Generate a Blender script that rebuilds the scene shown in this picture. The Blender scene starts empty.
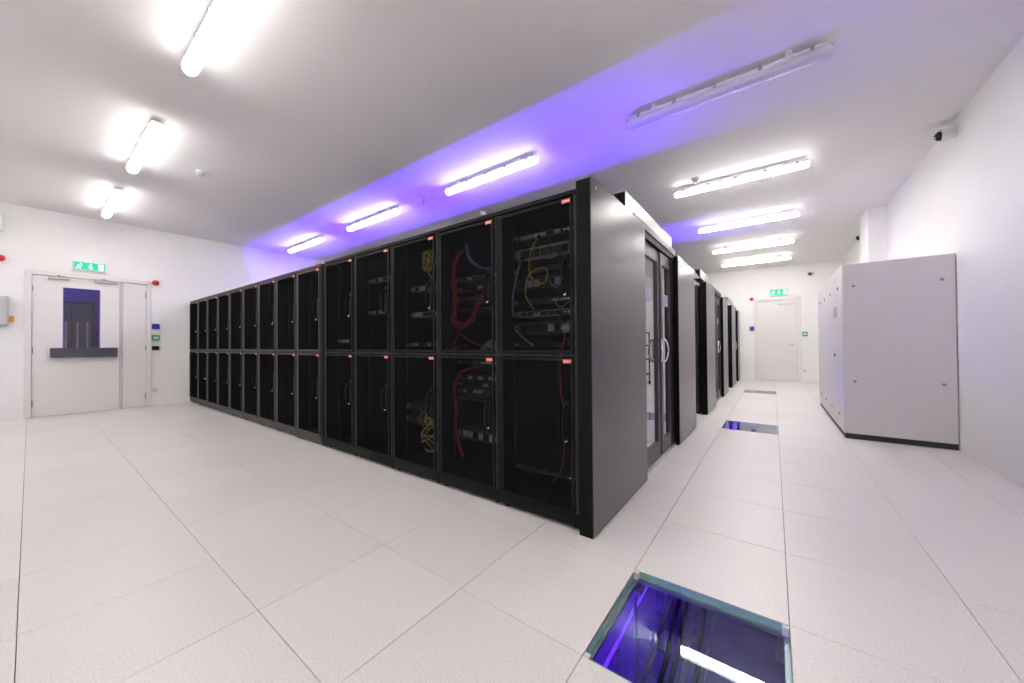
import bpy, bmesh, math, random
from mathutils import Vector, Matrix
random.seed(7)
C = bpy.context.scene.collection
SC = bpy.context.scene

# ------------------------------------------------------------------ camera
F_PX, YAW, PITCH, ROLL = 355.03, 0.63471, 0.009965, -0.007309
CAM = Vector((-0.0376, 0.026, 1.1094))
s_, c_ = math.sin(YAW), math.cos(YAW)
FW = Vector((-s_ * math.cos(PITCH), c_ * math.cos(PITCH), math.sin(PITCH)))
RT = Vector((c_, s_, 0)); UP = RT.cross(FW)
R2 = RT * math.cos(ROLL) + UP * math.sin(ROLL)
U2 = -RT * math.sin(ROLL) + UP * math.cos(ROLL)
cd = bpy.data.cameras.new('camera'); cam = bpy.data.objects.new('camera', cd); C.objects.link(cam)
cd.sensor_width = 36; cd.lens = F_PX / 1024 * 36; cd.clip_start = 0.02; cd.clip_end = 100
cam.matrix_world = Matrix(((R2.x, U2.x, -FW.x, CAM.x), (R2.y, U2.y, -FW.y, CAM.y), (R2.z, U2.z, -FW.z, CAM.z), (0, 0, 0, 1)))
SC.camera = cam
# ------------------------------------------------------------------ world and exposure
w = bpy.data.worlds.new('world'); SC.world = w; w.use_nodes = True
w.node_tree.nodes['Background'].inputs[0].default_value = (1, 0.98, 0.97, 1)
w.node_tree.nodes['Background'].inputs[1].default_value = 0.05
SC.view_settings.view_transform = 'Standard'; SC.view_settings.look = 'None'
SC.view_settings.gamma = 1; SC.view_settings.use_curve_mapping = False
SC.view_settings.exposure = 0.1
LAMP = 40.0          # radiance of the fluorescent diffusers
LAMP_AISLE = 82.0    # radiance over the right aisle, raised and warmed to brighten that side
BLUE = 320.0         # radiance of the blue aisle strips
VOID = 2.2          # radiance of the blue tubes under the floor

# ------------------------------------------------------------------ room numbers (metres)
XL, XR, YN, YB, ZC = -9.59, 1.48, -2.6, 13.1, 3.37
YF, RH, RP = 1.954, 2.04, 0.609      # rack front, rack height, rack pitch

# ------------------------------------------------------------------ materials
def mat(name, col, rough=0.5, metal=0.0, spec=0.5, emis=None, estr=0.0, noise=0.0, nscale=40, bump=0.0, bscale=300):
    m = bpy.data.materials.new(name); m.use_nodes = True
    nt = m.node_tree; b = nt.nodes['Principled BSDF']
    b.inputs['Base Color'].default_value = (*col, 1); b.inputs['Roughness'].default_value = rough
    b.inputs['Metallic'].default_value = metal; b.inputs['Specular IOR Level'].default_value = spec
    if emis:
        b.inputs['Emission Color'].default_value = (*emis, 1); b.inputs['Emission Strength'].default_value = estr
    tc = nt.nodes.new('ShaderNodeTexCoord')
    n = nt.nodes.new('ShaderNodeTexNoise'); n.inputs['Scale'].default_value = nscale; n.inputs['Detail'].default_value = 4
    nt.links.new(tc.outputs['Object'], n.inputs['Vector'])
    r = nt.nodes.new('ShaderNodeValToRGB')
    lo = tuple(max(0, c * (1 - noise)) for c in col); hi = tuple(min(1, c * (1 + noise * 0.6)) for c in col)
    r.color_ramp.elements[0].position = 0.3; r.color_ramp.elements[1].position = 0.7
    r.color_ramp.elements[0].color = (*lo, 1); r.color_ramp.elements[1].color = (*hi, 1)
    nt.links.new(n.outputs['Fac'], r.inputs['Fac']); nt.links.new(r.outputs['Color'], b.inputs['Base Color'])
    if bump:
        n2 = nt.nodes.new('ShaderNodeTexNoise'); n2.inputs['Scale'].default_value = bscale
        nt.links.new(tc.outputs['Object'], n2.inputs['Vector'])
        bp = nt.nodes.new('ShaderNodeBump'); bp.inputs['Strength'].default_value = bump; bp.inputs['Distance'].default_value = 0.002
        nt.links.new(n2.outputs['Fac'], bp.inputs['Height']); nt.links.new(bp.outputs['Normal'], b.inputs['Normal'])
    return m

def see_through(name, tint, keep, gloss_rough=0.02, fres=True, body=(0.01, 0.01, 0.012), ior=1.75):
    """clear pane: tinted transparency under a Fresnel reflection; keep = share of light let through"""
    m = bpy.data.materials.new(name); m.use_nodes = True; nt = m.node_tree
    for n in list(nt.nodes):
        if n.type != 'OUTPUT_MATERIAL': nt.nodes.remove(n)
    out = [n for n in nt.nodes][0]
    tr = nt.nodes.new('ShaderNodeBsdfTransparent'); tr.inputs[0].default_value = (*tint, 1)
    df = nt.nodes.new('ShaderNodeBsdfDiffuse'); df.inputs[0].default_value = (*body, 1)
    mx = nt.nodes.new('ShaderNodeMixShader'); mx.inputs[0].default_value = keep
    nt.links.new(df.outputs[0], mx.inputs[1]); nt.links.new(tr.outputs[0], mx.inputs[2])
    last = mx
    if fres:
        gl = nt.nodes.new('ShaderNodeBsdfGlossy'); gl.inputs['Roughness'].default_value = gloss_rough; gl.inputs[0].default_value = (0.97, 0.97, 0.97, 1)
        lw = nt.nodes.new('ShaderNodeLayerWeight'); lw.inputs[0].default_value = 0.5
        pw = nt.nodes.new('ShaderNodeMath'); pw.operation = 'POWER'; pw.inputs[1].default_value = 5
        nt.links.new(lw.outputs['Facing'], pw.inputs[0])
        f0 = ((ior - 1) / (ior + 1)) ** 2
        fr = nt.nodes.new('ShaderNodeMath'); fr.operation = 'MULTIPLY_ADD'; fr.inputs[1].default_value = 1 - f0; fr.inputs[2].default_value = f0
        nt.links.new(pw.outputs[0], fr.inputs[0])
        m2 = nt.nodes.new('ShaderNodeMixShader')
        nt.links.new(fr.outputs[0], m2.inputs[0]); nt.links.new(mx.outputs[0], m2.inputs[1]); nt.links.new(gl.outputs[0], m2.inputs[2])
        last = m2
    nt.links.new(last.outputs[0], out.inputs['Surface'])
    return m

def brushed(name, col, rough=0.38):
    m = mat(name, col, rough, 1.0)
    nt = m.node_tree; b = nt.nodes['Principled BSDF']
    tc = nt.nodes.new('ShaderNodeTexCoord'); mp = nt.nodes.new('ShaderNodeMapping'); mp.inputs['Scale'].default_value = (250, 250, 2)
    n = nt.nodes.new('ShaderNodeTexNoise'); n.inputs['Scale'].default_value = 1.0
    nt.links.new(tc.outputs['Object'], mp.inputs['Vector']); nt.links.new(mp.outputs[0], n.inputs['Vector'])
    mr = nt.nodes.new('ShaderNodeMapRange'); mr.inputs[3].default_value = rough - 0.05; mr.inputs[4].default_value = rough + 0.08
    nt.links.new(n.outputs['Fac'], mr.inputs[0]); nt.links.new(mr.outputs[0], b.inputs['Roughness'])
    return m

def floor_tile_mat():
    m = mat('speckled_tile', (0.63, 0.59, 0.57), 0.34, 0, 0.45)
    nt = m.node_tree; b = nt.nodes['Principled BSDF']
    for l in list(b.inputs['Base Color'].links): nt.links.remove(l)
    geo = nt.nodes.new('ShaderNodeNewGeometry')
    n1 = nt.nodes.new('ShaderNodeTexNoise'); n1.inputs['Scale'].default_value = 130; n1.inputs['Detail'].default_value = 3
    n2 = nt.nodes.new('ShaderNodeTexNoise'); n2.inputs['Scale'].default_value = 3.0
    for n in (n1, n2): nt.links.new(geo.outputs['Position'], n.inputs['Vector'])
    r = nt.nodes.new('ShaderNodeValToRGB'); e = r.color_ramp.elements
    e[0].position = 0.30; e[0].color = (0.67, 0.63, 0.615, 1); e[1].position = 0.55; e[1].color = (0.79, 0.75, 0.73, 1)
    nt.links.new(n1.outputs['Fac'], r.inputs['Fac'])
    oi = nt.nodes.new('ShaderNodeObjectInfo')
    mr = nt.nodes.new('ShaderNodeMapRange'); mr.inputs[3].default_value = 0.97; mr.inputs[4].default_value = 1.02
    nt.links.new(oi.outputs['Random'], mr.inputs[0])
    mm = nt.nodes.new('ShaderNodeMix'); mm.data_type = 'RGBA'; mm.blend_type = 'MULTIPLY'; mm.inputs[0].default_value = 1
    nt.links.new(r.outputs['Color'], mm.inputs[6]); nt.links.new(mr.outputs[0], mm.inputs[7])
    nt.links.new(mm.outputs[2], b.inputs['Base Color'])
    rr = nt.nodes.new('ShaderNodeMapRange'); rr.inputs[3].default_value = 0.30; rr.inputs[4].default_value = 0.42
    nt.links.new(n2.outputs['Fac'], rr.inputs[0]); nt.links.new(rr.outputs[0], b.inputs['Roughness'])
    return m

M = dict(
    wall=mat('wall_paint', (0.925, 0.91, 0.905), 0.6, noise=0.012, nscale=2, bump=0.05),
    ceiling=mat('ceiling_paint', (0.93, 0.91, 0.905), 0.8, spec=0.2, noise=0.01, nscale=2),
    tile=floor_tile_mat(),
    deck=mat('dark_underlay', (0.10, 0.095, 0.09), 0.8),
    void=mat('void_concrete', (0.34, 0.34, 0.36), 0.7, noise=0.3, nscale=6),
    black=mat('black_powder_coat', (0.005, 0.005, 0.0055), 0.5, spec=0.12, noise=0.1, bump=0.05),
    rackframe=mat('charcoal_rack_frame', (0.007, 0.007, 0.008), 0.5, spec=0.13, noise=0.1),
    rackframe_grey=mat('graphite_rack_frame', (0.042, 0.039, 0.041), 0.45, spec=0.3, noise=0.1),
    rackin=mat('rack_interior_black', (0.02, 0.02, 0.022), 0.6, noise=0.1),
    mesh=see_through('perforated_steel', (1, 1, 1), 0.27, fres=False, body=(0.010, 0.010, 0.012)),
    steel=mat('dark_satin_lacquer', (0.034, 0.030, 0.030), 0.28, 0.0, 1.0, noise=0.06, nscale=120),
    steel_light=brushed('pale_brushed_steel', (0.45, 0.43, 0.42), 0.38),
    alu=mat('grey_aluminium_profile', (0.075, 0.07, 0.07), 0.42, 0.3),
    chrome=mat('chrome', (0.75, 0.75, 0.75), 0.15, 1.0),
    darkgloss=mat('black_edge_strip', (0.006, 0.006, 0.010), 0.5, spec=0.12),
    tag=mat('red_tag', (0.66, 0.10, 0.08), 0.5, noise=0.05),
    tagprint=mat('pale_tag_print', (0.85, 0.55, 0.5), 0.5),
    glass=see_through('door_glass', (0.82, 0.84, 0.86), 1.0, 0.015, ior=3.6),
    windowglass=see_through('window_glass', (0.88, 0.88, 0.9), 1.0, 0.015, ior=1.5),
    floorglass=see_through('floor_glass', (0.86, 0.93, 0.92), 1.0, 0.01, ior=1.5),
    glassedge=mat('green_glass_edge', (0.30, 0.48, 0.44), 0.2, noise=0.1),
    cabinet=mat('white_cabinet_enamel', (0.80, 0.765, 0.755), 0.4, noise=0.01, nscale=3),
    plinth=mat('black_plinth', (0.02, 0.02, 0.022), 0.5),
    white=mat('white_plastic', (0.82, 0.81, 0.80), 0.4),
    door=mat('white_door_laminate', (0.83, 0.80, 0.785), 0.35, noise=0.01, nscale=4),
    trim=mat('white_frame_paint', (0.80, 0.785, 0.775), 0.4),
    seam=mat('grey_door_seam', (0.58, 0.56, 0.55), 0.5),
    slate=mat('slate_grey_bar', (0.065, 0.065, 0.085), 0.45),
    metalgrey=mat('satin_metal', (0.5, 0.49, 0.48), 0.35, 0.9),
    hinge=mat('hinge_metal', (0.35, 0.34, 0.34), 0.35, 0.9),
    red=mat('red_plastic', (0.65, 0.02, 0.03), 0.3),
    blue=mat('blue_plastic', (0.03, 0.03, 0.42), 0.4),
    green=mat('green_plastic', (0.02, 0.30, 0.16), 0.4),
    maroon=mat('dark_red_reader', (0.07, 0.015, 0.02), 0.3),
    signgreen=mat('backlit_sign_green', (0.0, 0.40, 0.25), 0.4, emis=(0.0, 0.62, 0.36), estr=0.55),
    signwhite=mat('backlit_sign_white', (0.85, 0.9, 0.88), 0.4, emis=(0.9, 1.0, 0.95), estr=0.75),
    yellow=mat('yellow_sticker', (0.85, 0.65, 0.02), 0.5),
    orange=mat('orange_tag', (0.85, 0.42, 0.08), 0.5),
    panelgrey=mat('grey_panel_enamel', (0.55, 0.54, 0.56), 0.4),
    lens=mat('camera_lens_black', (0.015, 0.015, 0.02), 0.1),
    diffuser=mat('lit_diffuser', (0.9, 0.9, 0.9), 0.4, emis=(1.0, 0.965, 0.945), estr=LAMP),
    diffuser_aisle=mat('warm_lit_diffuser', (0.9, 0.9, 0.9), 0.4, emis=(1.0, 0.965, 0.925), estr=LAMP_AISLE),
    clear=see_through('clear_diffuser', (0.95, 0.95, 0.97), 0.38, 0.25, body=(0.9, 0.9, 0.92), ior=1.3),
    tube=mat('unlit_tube', (0.85, 0.85, 0.85), 0.3),
    lampbody=mat('lamp_body_grey', (0.78, 0.77, 0.76), 0.5),
    clip=mat('lamp_clip_grey', (0.30, 0.29, 0.30), 0.4),
    bluelight=mat('blue_led_strip', (0.1, 0.1, 0.5), 0.5, emis=(0.11, 0.012, 1.0), estr=BLUE),
    voidlight=mat('blue_led_tube', (0.1, 0.1, 0.5), 0.5, emis=(0.12, 0.015, 1.0), estr=VOID),
    voidfill=mat('hidden_blue_fill', (0.1, 0.1, 0.5), 0.5, emis=(0.09, 0.0, 1.0), estr=300),  # strong unseen lamps that flood the floor void with blue
    purple=mat('violet_wall_paint', (0.16, 0.10, 0.48), 0.6),
    server=mat('server_black', (0.035, 0.035, 0.04), 0.45),
    server_silver=mat('server_silver', (0.50, 0.48, 0.46), 0.4, 0.3),
    server_dark=mat('server_grey', (0.12, 0.12, 0.13), 0.45, 0.3),
    port=mat('port_dark', (0.01, 0.01, 0.012), 0.4),
    portlight=mat('port_pale', (0.75, 0.75, 0.78), 0.35),
    bluecable=mat('blue_cable', (0.18, 0.25, 0.55), 0.4),
    redcable=mat('red_cable', (0.62, 0.03, 0.03), 0.4),
    redcable2=mat('orange_red_cable', (0.75, 0.12, 0.06), 0.4),
    yellowcable=mat('yellow_cable', (0.80, 0.72, 0.08), 0.4),
    greycable=mat('grey_cable', (0.35, 0.34, 0.36), 0.5),
    paper=mat('crumpled_bag', (0.6, 0.6, 0.62), 0.4),
    ledgreen=mat('green_led', (0.1, 0.6, 0.1), 0.4, emis=(0.35, 1.0, 0.15), estr=1.3),
    ledblue=mat('blue_led', (0.1, 0.1, 0.6), 0.4, emis=(0.25, 0.25, 1.0), estr=1.6),
    voidsteel=mat('galvanised_steel', (0.45, 0.45, 0.46), 0.35, 0.9),
    dome=mat('sensor_grey_plastic', (0.62, 0.62, 0.64), 0.3),
    sticker=see_through('frosted_sticker', (1, 1, 1), 0.45, fres=False, body=(0.75, 0.75, 0.8)),
)

# emission weighted by normal: strong below, weaker sideways to limit ceiling halos
for key, power in (('diffuser', LAMP), ('diffuser_aisle', LAMP_AISLE)):
    nt = M[key].node_tree
    ge = nt.nodes.new('ShaderNodeNewGeometry'); sx = nt.nodes.new('ShaderNodeSeparateXYZ'); nt.links.new(ge.outputs['Normal'], sx.inputs[0])
    mr = nt.nodes.new('ShaderNodeMapRange'); mr.inputs[1].default_value = -0.4; mr.inputs[2].default_value = -1.0
    mr.inputs[3].default_value = power * (0.42 if key == 'diffuser' else 0.24); mr.inputs[4].default_value = power
    nt.links.new(sx.outputs[2], mr.inputs[0])
    ab = nt.nodes.new('ShaderNodeMath'); ab.operation = 'ABSOLUTE'; nt.links.new(sx.outputs[0], ab.inputs[0])      # emission cut at the ends to keep the ceiling darker there
    ec = nt.nodes.new('ShaderNodeMapRange'); ec.inputs[1].default_value = 0.2; ec.inputs[2].default_value = 0.75; ec.inputs[3].default_value = 1.0; ec.inputs[4].default_value = 0.06
    nt.links.new(ab.outputs[0], ec.inputs[0])
    mu = nt.nodes.new('ShaderNodeMath'); mu.operation = 'MULTIPLY'; nt.links.new(mr.outputs[0], mu.inputs[0]); nt.links.new(ec.outputs[0], mu.inputs[1])
    nt.links.new(mu.outputs[0], nt.nodes['Principled BSDF'].inputs['Emission Strength'])

# ------------------------------------------------------------------ mesh helpers
class MB:
    def __init__(s): s.v, s.f, s.mi = [], [], []
    def box(s, x0, x1, y0, y1, z0, z1, mi=0):
        n = len(s.v)
        s.v += [(x0, y0, z0), (x1, y0, z0), (x1, y1, z0), (x0, y1, z0), (x0, y0, z1), (x1, y0, z1), (x1, y1, z1), (x0, y1, z1)]
        for f in ((0, 3, 2, 1), (4, 5, 6, 7), (0, 1, 5, 4), (1, 2, 6, 5), (2, 3, 7, 6), (3, 0, 4, 7)):
            s.f.append(tuple(n + i for i in f)); s.mi.append(mi)
        return s
    def quad(s, *p):
        n = len(s.v); s.v += list(p); s.f.append(tuple(range(n, n + len(p)))); s.mi.append(0); return s
    def sweep(s, pts, r, n=8, caps=True, radii=None):
        pts = [Vector(p) for p in pts]; base = len(s.v); ref = None
        for i, p in enumerate(pts):
            t = (pts[min(i + 1, len(pts) - 1)] - pts[max(i - 1, 0)]).normalized()
            if ref is None:
                ref = Vector((0, 0, 1)) if abs(t.z) < 0.9 else Vector((1, 0, 0))
            a = (ref - t * ref.dot(t)).normalized(); ref = a; b = t.cross(a)
            rr = radii[i] if radii else r
            for k in range(n):
                q = p + (a * math.cos(2 * math.pi * k / n) + b * math.sin(2 * math.pi * k / n)) * rr
                s.v.append(tuple(q))
        for i in range(len(pts) - 1):
            for k in range(n):
                s.f.append((base + i * n + k, base + i * n + (k + 1) % n, base + (i + 1) * n + (k + 1) % n, base + (i + 1) * n + k)); s.mi.append(0)
        if caps:
            s.f.append(tuple(base + k for k in reversed(range(n)))); s.mi.append(0)
            e = base + (len(pts) - 1) * n; s.f.append(tuple(e + k for k in range(n))); s.mi.append(0)
        return s
    def lathe(s, origin, axis, prof, n=16):
        """prof = [(distance along axis, radius)]"""
        o = Vector(origin); a = Vector(axis).normalized()
        return s.sweep([o + a * d for d, r in prof], 1, n, True, [max(r, 1e-4) for d, r in prof])
    def prism(s, poly, plane, d0, d1):
        """poly in 2-D, extruded between d0 and d1; plane 'xz','yz','xy' """
        def P(u, v, d): return {'xz': (u, d, v), 'yz': (d, u, v), 'xy': (u, v, d)}[plane]
        n = len(s.v); k = len(poly)
        s.v += [P(u, v, d0) for u, v in poly] + [P(u, v, d1) for u, v in poly]
        s.f.append(tuple(n + i for i in reversed(range(k)))); s.f.append(tuple(n + k + i for i in range(k))); s.mi += [0, 0]
        for i in range(k):
            s.f.append((n + i, n + (i + 1) % k, n + k + (i + 1) % k, n + k + i)); s.mi.append(0)
        return s
    def mesh(s, name, mats, bevel=0, smooth=False, fix=True):
        me = bpy.data.meshes.new(name); me.from_pydata(s.v, [], s.f)
        if not isinstance(mats, (list, tuple)): mats = [mats]
        for m in mats: me.materials.append(m)
        for p, i in zip(me.polygons, s.mi): p.material_index = i
        bm = bmesh.new(); bm.from_mesh(me)
        if fix: bmesh.ops.recalc_face_normals(bm, faces=bm.faces)
        if bevel:
            bmesh.ops.bevel(bm, geom=[e for e in bm.edges if len(e.link_faces) == 2 and e.calc_face_angle(0) > 0.6], offset=bevel, segments=1, affect='EDGES', profile=0.7)
        bm.to_mesh(me); bm.free()
        if smooth:
            for p in me.polygons: p.use_smooth = True
        return me
    def build(s, name, mats, parent=None, bevel=0, smooth=False, fix=True):
        o = bpy.data.objects.new(name, s.mesh(name, mats, bevel, smooth, fix)); C.objects.link(o); o.parent = parent
        return o

def tag(o, label=None, cat=None, group=None, kind=None):
    if label: o['label'] = label
    if cat: o['category'] = cat
    if group: o['group'] = group
    if kind: o['kind'] = kind
    return o
def thing(name, loc, label, cat, group=None, rz=0, kind=None):
    o = bpy.data.objects.new(name, None); C.objects.link(o); o.location = loc; o.rotation_euler = (0, 0, rz); o.empty_display_size = 0.1
    return tag(o, label, cat, group, kind)
def struct(name, mb, m, label, cat, parent=None, **k):
    return tag(mb.build(name, m, parent, **k), label, cat, kind='structure')
def copy_tree(o, parent=None):
    c = o.copy(); C.objects.link(c); c.parent = parent
    for ch in o.children: copy_tree(ch, c)
    return c
def B(*a): return MB().box(*a)
def smoothpts(pts, n=8):
    P = [Vector(p) for p in pts]; out = []
    for i in range(len(P) - 1):
        p0, p1, p2, p3 = P[max(i - 1, 0)], P[i], P[i + 1], P[min(i + 2, len(P) - 1)]
        for k in range(n):
            t = k / n
            out.append(0.5 * ((2 * p1) + (p2 - p0) * t + (2 * p0 - 5 * p1 + 4 * p2 - p3) * t * t + (3 * p1 - p0 - 3 * p2 + p3) * t ** 3))
    return out + [P[-1]]
def ordinal(n): return ['first', 'second', 'third', 'fourth', 'fifth', 'sixth', 'seventh', 'eighth', 'ninth', 'tenth', 'eleventh', 'twelfth', 'thirteenth', 'fourteenth'][n]

# ================================================================== THE SETTING
T = 0.15
GLASS = [(-1, 2), (-1, 9), (-1, 16)]        # floor grid cells (0.6 m) that are glass
# ---- floor: dark underlay with the tiles as parts
def clip_cell(i, j):
    return max(i * 0.6, XL), min(i * 0.6 + 0.6, XR), max(j * 0.6, YN), min(j * 0.6 + 0.6, YB)
I0, I1, J0, J1 = math.floor(XL / 0.6), math.floor(XR / 0.6), math.floor(YN / 0.6), math.floor(YB / 0.6)
cells = [(i, j) for i in range(I0, I1 + 1) for j in range(J0, J1 + 1)
         if (i, j) not in GLASS and clip_cell(i, j)[1] - clip_cell(i, j)[0] > 0.02 and clip_cell(i, j)[3] - clip_cell(i, j)[2] > 0.02]
deck = MB()
for i, j in cells:
    a, b, c, d = clip_cell(i, j); deck.box(a, b, c, d, -0.045, -0.0335)
floor = struct('floor', deck, M['deck'], 'raised floor of pale speckled tiles across the whole room', 'floor')
def screen(x, y, z=0.0):
    d = Vector((x, y, z)) - CAM; zz = d.dot(FW)
    if zz < 0.05: return None
    return 512 + F_PX * d.dot(R2) / zz, 341.5 - F_PX * d.dot(U2) / zz
def hidden(i, j):
    x, y = i * 0.6 + 0.3, j * 0.6 + 0.3
    return (x < -0.95 and y > 2.1) or (x > 0.65 and 5.8 < y < 8.3)
def area_of(i, j):
    a, b, c, d = clip_cell(i, j)
    if hidden(i, j): return 0
    pts = [screen(*q) for q in ((a, c), (b, c), (b, d), (a, d))]
    if any(p is None for p in pts):
        pts = [p for p in pts if p]
        return 5000 if any(0 <= p[0] <= 1024 and 0 <= p[1] <= 683 for p in pts) else 0
    xs, ys = [p[0] for p in pts], [p[1] for p in pts]
    if max(xs) < 0 or min(xs) > 1024 or min(ys) > 683: return 0
    return abs(sum(pts[k][0] * pts[(k + 1) % 4][1] - pts[(k + 1) % 4][0] * pts[k][1] for k in range(4))) / 2
ranked = sorted(cells, key=lambda q: -area_of(*q))
single = [q for q in ranked[:290] if area_of(*q) > 0]
rest = [q for q in cells if q not in set(single)]
G2 = 0.0011
tile_mesh = {}
for i, j in single:
    a, b, c, d = clip_cell(i, j); key = (round(b - a, 3), round(d - c, 3))
    if key not in tile_mesh:
        tile_mesh[key] = B(G2, b - a - G2, G2, d - c - G2, -0.033, 0).mesh('floor_tile', M['tile'], bevel=0.0008)
    o = bpy.data.objects.new('floor_tile', tile_mesh[key]); C.objects.link(o); o.parent = floor; o.location = (a, c, 0)
mb = MB()
for i, j in rest:
    a, b, c, d = clip_cell(i, j); mb.box(a + G2, b - G2, c + G2, d - G2, -0.033, 0)
tag(mb.build('floor_tiles', M['tile'], floor), kind='stuff')
# ---- void below the floor
mb = MB().box(XL, XR, YN, YB, -0.62, -0.56)
struct('floor_void', mb, M['void'], 'dark concrete slab under the raised floor, seen through glass', 'floor')
# ---- walls and ceiling
struct('ceiling', B(XL - T, XR + T, YN - T, YB + T, ZC, ZC + 0.1), M['ceiling'], 'plain white ceiling with rows of tube lamps', 'ceiling')
DY0, DY1, DZ = 0.0, 1.37, 2.335              # opening of the left door
mb = MB().box(XL - T, XL, YN, DY0, -0.6, ZC).box(XL - T, XL, DY1, YB, -0.6, ZC).box(XL - T, XL, DY0, DY1, DZ, ZC).box(XL - T, XL, DY0, DY1, -0.6, 0)
struct('wall_left', mb, M['wall'], 'white painted wall with the windowed double door', 'wall')
struct('wall_right', B(XR, XR + T, YN, YB, -0.6, ZC), M['wall'], 'long plain white wall behind the white cooling cabinet', 'wall')
struct('wall_back', B(XL - T, XR + T, YB, YB + T, -0.6, ZC), M['wall'], 'far white wall at the end of the aisle', 'wall')
struct('wall_front', B(XL - T, XR + T, YN - T, YN, -0.6, ZC), M['wall'], 'plain white wall behind the viewpoint', 'wall')
struct('wall_pier', B(1.265, XR, 8.40, 9.05, 0, ZC), M['wall'], 'white square wall pier rising behind the cooling cabinet', 'pier')

# ---- left double door
d1 = thing('door_1', (XL, 0, 0), 'white double door with dark window, slate bar and two closers', 'door', kind='structure')
fr = MB().box(-T, 0.015, DY0 - 0.03, DY0 + 0.04, 0, DZ + 0.04).box(-T, 0.015, DY1 - 0.04, DY1 + 0.03, 0, DZ + 0.04).box(-T, 0.015, DY0 + 0.04, DY1 - 0.04, DZ - 0.03, DZ + 0.04)
fr.build('door_frame', M['trim'], d1, bevel=0.003)
WY0, WY1, WZ0, WZ1 = 0.35, 0.76, 1.11, 2.13
lf = MB().box(-0.05, -0.005, 0.044, WY0, 0.005, DZ - 0.035).box(-0.05, -0.005, WY1, 0.990, 0.005, DZ - 0.035).box(-0.05, -0.005, WY0, WY1, 0.005, WZ0).box(-0.05, -0.005, WY0, WY1, WZ1, DZ - 0.035)
leaf = tag(lf.build('door_leaf', M['door'], d1), 'wide white leaf with the window')
B(-0.034, -0.028, WY0, WY1, WZ0, WZ1).build('window_pane', M['windowglass'], leaf)
MB().box(-0.052, -0.003, WY0 - 0.0, WY0 + 0.012, WZ0, WZ1).box(-0.052, -0.003, WY1 - 0.012, WY1, WZ0, WZ1).box(-0.052, -0.003, WY0 + 0.012, WY1 - 0.012, WZ1 - 0.012, WZ1).build('window_bead', M['purple'], leaf)
bar = MB().box(0.02, 0.075, 0.22, 0.96, 0.955, 1.115)
tag(bar.build('push_bar', M['slate'], leaf, bevel=0.006), 'slate grey push bar')
for yy in (0.25, 0.92): B(-0.005, 0.02, yy, yy + 0.03, 1.0, 1.07).build('bar_bracket', M['metalgrey'], leaf)
leaf2 = B(-0.05, -0.005, 1.035, DY1 - 0.044, 0.005, DZ - 0.035).build('door_leaf', M['door'], d1); tag(leaf2, 'narrow plain white leaf')
B(-0.05, 0.002, 0.992, 1.033, 0.005, DZ - 0.035).build('meeting_strip', M['seam'], d1, bevel=0.003)
for y, zs in ((0.044, (0.22, 1.08, 2.08)), (DY1 - 0.044, (0.2, 1.1, 2.1))):
    for z in zs: MB().sweep([(0.004, y, z - 0.05), (0.004, y, z + 0.05)], 0.011, 8).build('hinge', M['hinge'], d1)
for y0, y1 in ((0.2, 0.42), (0.69, 0.96)):
    cl = B(0.0, 0.05, y0, y1, 2.255, 2.295).build('door_closer', M['metalgrey'], d1, bevel=0.006)
    MB().box(0.012, 0.03, y0 + 0.09, y0 + 0.17, 2.30, 2.312).box(0.012, 0.03, y0 + 0.10, y0 + 0.12, 2.295, 2.33).build('closer_arm', M['hinge'], cl)
# ---- vestibule behind the window
mb = MB().box(-11.2, -11.15, -0.5, 2.0, -0.1, 2.6).box(-11.15, XL - T, -0.55, -0.5, -0.1, 2.6).box(-11.15, XL - T, 2.0, 2.05, -0.1, 2.6).box(-11.15, XL - T, -0.5, 2.0, 2.5, 2.6).box(-11.15, XL - T, -0.5, 2.0, -0.1, 0)
struct('wall_vestibule', mb, M['purple'], 'violet lobby walls seen through the door window', 'wall')
vl = thing('lobby_fill_lamp', (-10.4, 0.2, 2.5), 'unseen violet lamp added to light the lobby behind the door window', 'lamp')  # unseen lamp added to tint the lobby violet
B(-0.5, 0.5, -0.06, 0.06, -0.03, 0).build('lamp_body', M['lampbody'], vl); B(-0.48, 0.48, -0.04, 0.04, -0.05, -0.03).build('lamp_diffuser', mat('violet_light', (0.5, 0.4, 0.9), 0.5, emis=(0.5, 0.36, 1.0), estr=22), vl)
lc = thing('lobby_reflection_box', (-10.75, 0.72, 0), 'dark box in the lobby imitating the rack reflection in the door window', 'cabinet')  # dark box imitates the reflection seen in the window
B(-0.3, 0.3, -0.5, 0.02, 0, 1.98).build('cabinet_body', M['server'], lc, bevel=0.01)
for y in (-0.49, -0.235):
    refl_panel = B(0.3, 0.32, y, y + 0.245, 0.08, 1.93).build('reflection_panel', M['server_dark'], lc, bevel=0.006)
    for yy in (0.05, 0.17): B(0.32, 0.335, y + yy, y + yy + 0.025, 0.3, 1.6).build('reflection_streak', M['panelgrey'], refl_panel)  # pale ribs stand in for light streaks of the reflection

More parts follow.
